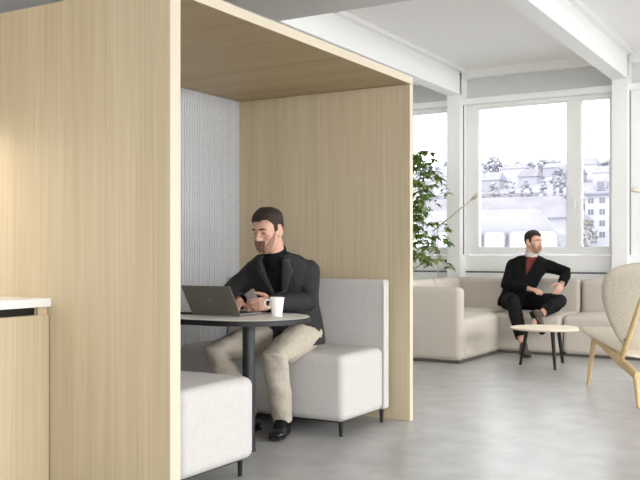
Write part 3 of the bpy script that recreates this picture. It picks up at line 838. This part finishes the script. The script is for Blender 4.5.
# ------------------------------------------------------------------ plant behind the sofa end
pl = thing('potted_fig', 'tall leafy green potted plant by the left window, half behind the booth', 'plant', (-4.46, 9.55, 0))
pb = bmesh.new(); lathe(pb, (0, 0, 0), [(.15, 0), (.16, .01), (.20, .36), (.205, .38), (.19, .38), (.185, .34)], 32); obj('pot', pb, M['pot'], pl, smooth=.6)
obj('soil', T([(0, 0, .33), (0, 0, .35)], .186, 24), M['soil'], pl)
trunk_pts = [(0, 0, .3), (.02, .01, .8), (-.01, .0, 1.2), (.02, 0, 1.7), (.0, .02, 2.2)]
obj('trunk', T(trunk_pts, [.024, .021, .018, .014, .007], 10), M['bark'], pl, smooth=True)
rnd = random.Random(11); tips = []
for k in range(64):
    z = .98+1.30*((k+rnd.random())/64); a = k*2.39996+.5*rnd.random()
    reach = (.20+.22*rnd.random())*(1-.45*max(0, (z-1.95)/.4))*(1 if abs(z-1.52) > .08 else .6)
    s = V3((.0, 0, z-.15)); e = V3((math.cos(a)*reach, math.sin(a)*reach, z+.06*rnd.random()))
    mid = (s+e)/2+V3((0, 0, .05)); d = e+V3((e.x*.25, e.y*.25, -.13))
    obj('branch', T([s, mid, e, d], [.006, .0045, .003, .0015], 6), M['bark'], pl, smooth=True); tips.append((s, mid, e, d))
def leaf(bm, p, d, ln, w, droop):
    d = d.normalized(); s, u = frame_of(d)
    if u.z < 0: u = -u
    prof = [(0, .0), (.2, .75), (.42, 1), (.7, .66), (.9, .22), (1, 0)]
    L_ = []; 
    for t, k in prof:
        c = p+d*ln*t-V3((0, 0, droop*ln*t*t)); L_.append((bm.verts.new(c+s*w*k+u*w*k*.35), bm.verts.new(c), bm.verts.new(c-s*w*k+u*w*k*.35)))
    for a, b in zip(L_, L_[1:]):
        for q in range(2):
            try: bm.faces.new((a[q], a[q+1], b[q+1], b[q]))
            except ValueError: pass
fol = [bmesh.new(), bmesh.new()]
for s, mid, e, d in tips:
    for k in range(23):
        t = .3+.7*rnd.random(); c = lerp(mid, e, t*1.3-.3) if t < .75 else lerp(e, d, (t-.75)*4)
        a = rnd.random()*2*PI; dr = V3((math.cos(a), math.sin(a), -.35+.5*rnd.random()))+(e-s)*1.2
        leaf(fol[0 if rnd.random() < .68 else 1], c, dr, .080+.045*rnd.random(), .021+.011*rnd.random(), .55)
for nm, b_, m_ in (('foliage', fol[0], M['leaf']), ('young_foliage', fol[1], M['leaf_b'])): obj(nm, b_, m_, pl, smooth=True, keep=True)

# ------------------------------------------------------------------ slim reading lamps
def lamp(loc, pole_z, head, label, tilt):
    t = thing('reading_lamp', label, 'lamp', loc); hd = V3(head); tp = V3((0, 0, pole_z))
    bb = bmesh.new(); lathe(bb, (0, 0, 0), [(.098, 0), (.10, .012), (.09, .018), (.02, .022)], 32); obj('base', bb, M['lampmetal'], t, smooth=.6)
    obj('pole', T([(0, 0, .02), tp+V3((0, 0, .03))], .008, 10), M['lampmetal'], t, smooth=True)
    jt = bmesh.new(); ell(jt, tp, (.016, .016, .016)); obj('joint', jt, M['lampgrey'], t, smooth=True)
    d = (hd-tp).normalized(); back = tp-d*.10
    obj('arm', T([back, hd], .009, 10), M['lampmetal'], t, smooth=True)
    sh = bmesh.new(); tube(sh, [hd-d*.03, hd+d*.01, hd+d*.07], [.014, .024, .026], 18, True); obj('lamp_head', sh, M['lampmetal'], t, smooth=True)
lamp((-4.45, 10.42, 0), 1.405, (.55, -.22, 1.735), 'slim pale reading lamp with slanted arm rising out of the plant', 0)
lamp((-1.34, 10.42, 0), 1.62, (-.60, -.45, 1.745), 'reading lamp head at the right edge before the white window', 0)

# ------------------------------------------------------------------ town beyond the windows
struct('ground_outside', B((-420, 16, -14.2), (260, 520, -14)), M['ground'])
def gable(bm, x0, x1, y0, y1, z0, z1, inset=0):
    ym = (y0+y1)/2
    v = [bm.verts.new(p) for p in ((x0, y0, z0), (x1, y0, z0), (x1, y1, z0), (x0, y1, z0), (x0+inset, ym, z1), (x1-inset, ym, z1))]
    for q in ((0, 1, 5, 4), (2, 3, 4, 5), (1, 2, 5), (3, 0, 4), (3, 2, 1, 0)): bm.faces.new([v[i] for i in q])
    return bm
# near building: pale curved roof with arched dormers
nr = thing('dormer_building', 'near building with pale curved roof and a row of arched dormers', 'building', (-16, 35, -14))
O = nr.location
obj('wall', B((-34, 34, -14), (-9.46, 36.4, 1.15)), M['facade'], nr, O)
rb = bmesh.new(); secs = []
for i in range(13):
    a = PI/2*i/12; secs.append((34+2*(1-math.cos(a))*1.0, 1.15+1.75*math.sin(a)))
prof = secs+[(36.4, 2.9), (36.4, 1.15)]
def endx(z): return -9.46-1.6*max(0, (z-1.15)/1.75)**2
A_ = [rb.verts.new((-34, y, z)) for y, z in prof]; C_ = [rb.verts.new((endx(z), y, z)) for y, z in prof]
for i in range(len(prof)-1): rb.faces.new((A_[i], A_[i+1], C_[i+1], C_[i]))
rb.faces.new(A_); rb.faces.new(list(reversed(C_)))
obj('roof', rb, M['snowroof'], nr, O, smooth=.5)
for k in range(12):
    cx = -10.0-1.03*k; t = bmesh.new(); q = bmesh.new()
    def arch(bm, w, h, r, y0, y1):
        pts = [(cx-w, 1.1), (cx+w, 1.1)]
        for i in range(7): a = PI/2*i/6; pts.append((cx+w-r+r*math.cos(a), 1.1+h-r+r*math.sin(a)))
        for i in range(7): a = PI/2+PI/2*i/6; pts.append((cx-w+r+r*math.cos(a), 1.1+h-r+r*math.sin(a)))
        a_ = [bm.verts.new((x, y0, z)) for x, z in pts]; b_ = [bm.verts.new((x, y1, z)) for x, z in pts]; n = len(pts)
        for i in range(n): bm.faces.new((a_[i], a_[(i+1) % n], b_[(i+1) % n], b_[i]))
        bm.faces.new(a_); bm.faces.new(list(reversed(b_)))
    arch(t, .44, .86, .20, 33.9, 35.2); d_ = obj('dormer', t, M['dormertrim'], nr, O)
    arch(q, .385, .80, .16, 33.85, 34.2); obj('dormer_window', q, M['dormer'], d_, O)
def house(name, label, x0, x1, y0, y1, ze, zr, wallm, roofm, rows=0, cols=0, wz=None, group=None, flat=False, base=-14):
    r = thing(name, label, 'building', ((x0+x1)/2, y0, base), 0, group); O = r.location
    obj('wall', B((x0, y0, base), (x1, y1, ze)), wallm, r, O)
    if flat: obj('roof', B((x0-.2, y0-.2, ze), (x1+.2, y1, zr)), roofm, r, O)
    else: obj('roof', gable(bmesh.new(), x0-.3, x1+.3, y0-.4, y1+.4, ze, zr, min(2.5, (x1-x0)*.12)), roofm, r, O)
    for i in range(rows):
        for j in range(cols):
            cx = x0+(x1-x0)*(j+.5)/cols; zz = wz[0]-wz[1]*i; w = (x1-x0)/cols*.24
            wn = obj('window', B((cx-w, y0-.05, zz-wz[1]*.24), (cx+w, y0+.1, zz+wz[1]*.24)), M['pane'], r, O)
            obj('window_bar', B((cx-.03, y0-.07, zz-wz[1]*.24), (cx+.03, y0-.04, zz+wz[1]*.24)), M['facade'], wn, O)
    return r, O
# white block seen in the narrow casement
r, O = house('apartment_building', 'white apartment block with rows of windows behind the narrow right pane', -30.2, -14, 120, 136, 8.9, 12.3, M['facade'], M['lavroof'], 4, 11, (8.0, 1.5))
for k in range(5):
    cx = -28.3+2.9*k; dm = obj('dormer', B((cx-.6, 120.6, 9.4), (cx+.6, 126, 10.7)), M['facade_b'], r, O); obj('dormer_window', B((cx-.4, 120.5, 9.6), (cx+.4, 120.7, 10.5)), M['pane'], dm, O)
obj('cornice', B((-30.5, 119.5, 8.75), (-13.7, 120, 9.0)), M['lavroof'], r, O)
house('long_building', 'long building with grey roof above the curved pale roof', -60, -28.6, 104, 117, 5.2, 8.2, M['facade_b'], M['greyroof'])
house('long_building', 'long white flat building beyond the grey roof', -74, -40, 150, 162, 10.2, 11.4, M['facade'], M['snowroof'], 1, 14, (9.0, 2.0), flat=True)
house('long_building', 'low pale building with slate roof left of the tall tree', -42, -31.2, 136, 147, 9.2, 12.0, M['facade'], M['lavroof'], 1, 9, (8.0, 2.0))
rr = random.Random(5)
hillm = bmesh.new(); nx, ny = 60, 24; HV = {}
def hill_z(x, y):
    k = max(0, min(1, (y-130)/260)); k = k*k*(3-2*k)
    return -14+k*(48.5+3.0*noise.noise(V3((x*.018, y*.01, 1)))+1.2*noise.noise(V3((x*.06, y*.03, 4))))
for i in range(nx+1):
    for j in range(ny+1):
        x = -330+i*9; y = 130+j*13; HV[i, j] = hillm.verts.new((x, y, hill_z(x, y)))
for i in range(nx):
    for j in range(ny): hillm.faces.new((HV[i, j], HV[i+1, j], HV[i+1, j+1], HV[i, j+1]))
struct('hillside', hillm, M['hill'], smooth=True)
HL = ('small hazy house on the far hillside', 'hazy houses on the hillside')
for row, (y, sp) in enumerate(((186, 7.5), (222, 8.5), (262, 9.5), (305, 10.5), (350, 12))):
    xc = -.475*y+rr.random()*4
    while xc < -.20*y:
        w = sp*(.62+.25*rr.random()); yy = y+rr.random()*10; z = hill_z(xc, yy)
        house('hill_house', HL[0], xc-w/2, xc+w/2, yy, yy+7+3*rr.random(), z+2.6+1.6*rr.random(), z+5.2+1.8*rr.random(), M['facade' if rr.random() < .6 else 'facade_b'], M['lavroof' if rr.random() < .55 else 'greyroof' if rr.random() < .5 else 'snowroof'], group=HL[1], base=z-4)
        xc += sp*(1.05+.55*rr.random())
def tree(name, label, x, y, z0, z1, r, m, group=None, seed=0, n=260, ball=1.0):
    t = thing(name, label, 'tree', (x, y, z0), 0, group); q = random.Random(seed); h = z1-z0
    obj('trunk', T([(0, 0, 0), (0, 0, h*.6)], [r*.08, r*.05], 8), M['bark'], t)
    cb = bmesh.new()
    for i in range(n):
        a = q.random()*2*PI; zz = q.random()*2-1; rad = math.sqrt(1-zz*zz)*q.random()**.4
        p = V3((math.cos(a)*rad*r, math.sin(a)*rad*r, h*.62+zz*h*.38)); s = r*(.06+.07*q.random())*ball
        bmesh.ops.create_icosphere(cb, subdivisions=1, radius=s, matrix=Matrix.Translation(p) @ Matrix.Rotation(q.random()*3, 4, 'X') @ Matrix.Diagonal((1, 1, .7, 1)))
    obj('crown', cb, m, t)
tree('tree', 'grey green tree in front of the white block, low in the narrow pane', -13.75, 55, -6, 3.1, .95, M['tree'], seed=2, n=420)
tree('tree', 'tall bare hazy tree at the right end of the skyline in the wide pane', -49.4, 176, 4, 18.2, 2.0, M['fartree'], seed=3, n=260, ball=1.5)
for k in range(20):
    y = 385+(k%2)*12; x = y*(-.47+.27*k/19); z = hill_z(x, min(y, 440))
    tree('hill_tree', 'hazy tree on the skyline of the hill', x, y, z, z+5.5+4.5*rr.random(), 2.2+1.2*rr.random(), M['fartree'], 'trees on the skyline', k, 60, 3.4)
for k in range(8):
    y = 130; x = -54+2.5*k+.2*rr.random(); tree('town_tree', 'small hazy tree standing among the roofs in mid distance', x, y, 4, 11.2+1.3*rr.random(), 1.0, M['fartree'], 'trees among the roofs', 40+k, 50, 3.0)

# ------------------------------------------------------------------ light: overcast daylight through the windows
W = bpy.data.worlds.new('overcast'); SC.world = W; W.use_nodes = True
bg = W.node_tree.nodes['Background']; bg.inputs['Color'].default_value = (.96, .98, 1, 1); bg.inputs['Strength'].default_value = 3.7
def portal(name, loc, rot, sx, sy):
    l = bpy.data.lights.new(name, 'AREA'); l.shape = 'RECTANGLE'; l.size = sx; l.size_y = sy; l.cycles.is_portal = True
    o = bpy.data.objects.new(name, l); COL.objects.link(o); o.location = loc; o.rotation_euler = rot
portal('daylight_portal_back', (-.6, YB+.3, 2.0), (-PI/2, 0, 0), 11.6, 1.8)
def daylight(name, loc, rot, sx, sy, watts):
    l = bpy.data.lights.new(name, 'AREA'); l.shape = 'RECTANGLE'; l.size = sx; l.size_y = sy; l.energy = watts; l.color = (1, 1, 1)
    o = bpy.data.objects.new(name, l); COL.objects.link(o); o.location = loc; o.rotation_euler = rot
daylight('daylight_right', (XR+1.5, (YB+YF)/2, 2.9), (0, math.radians(48), 0), 3.0, 15.0, 1500)
daylight('daylight_front', (2.3, YF-1.3, 2.9), (math.radians(50), 0, 0), 5.6, 2.6, 330)

# ------------------------------------------------------------------ camera
cd = bpy.data.cameras.new('camera'); cam = bpy.data.objects.new('camera', cd); COL.objects.link(cam)
cd.sensor_width = 36; cd.lens = 895/640*36; cd.shift_y = 13/640; cd.clip_end = 2000
cam.location = (0, 0, 1.08); cam.rotation_euler = (PI/2, 0, math.atan(530/895))
SC.camera = cam
SC.view_settings.view_transform = 'Standard'; SC.view_settings.look = 'None'; SC.view_settings.gamma = 1; SC.view_settings.use_curve_mapping = False
SC.view_settings.exposure = .2
SC.cycles.use_denoising = True
SC.cycles.max_bounces = 12; SC.cycles.diffuse_bounces = 8; SC.cycles.transparent_max_bounces = 16
SC.cycles.sample_clamp_indirect = 8
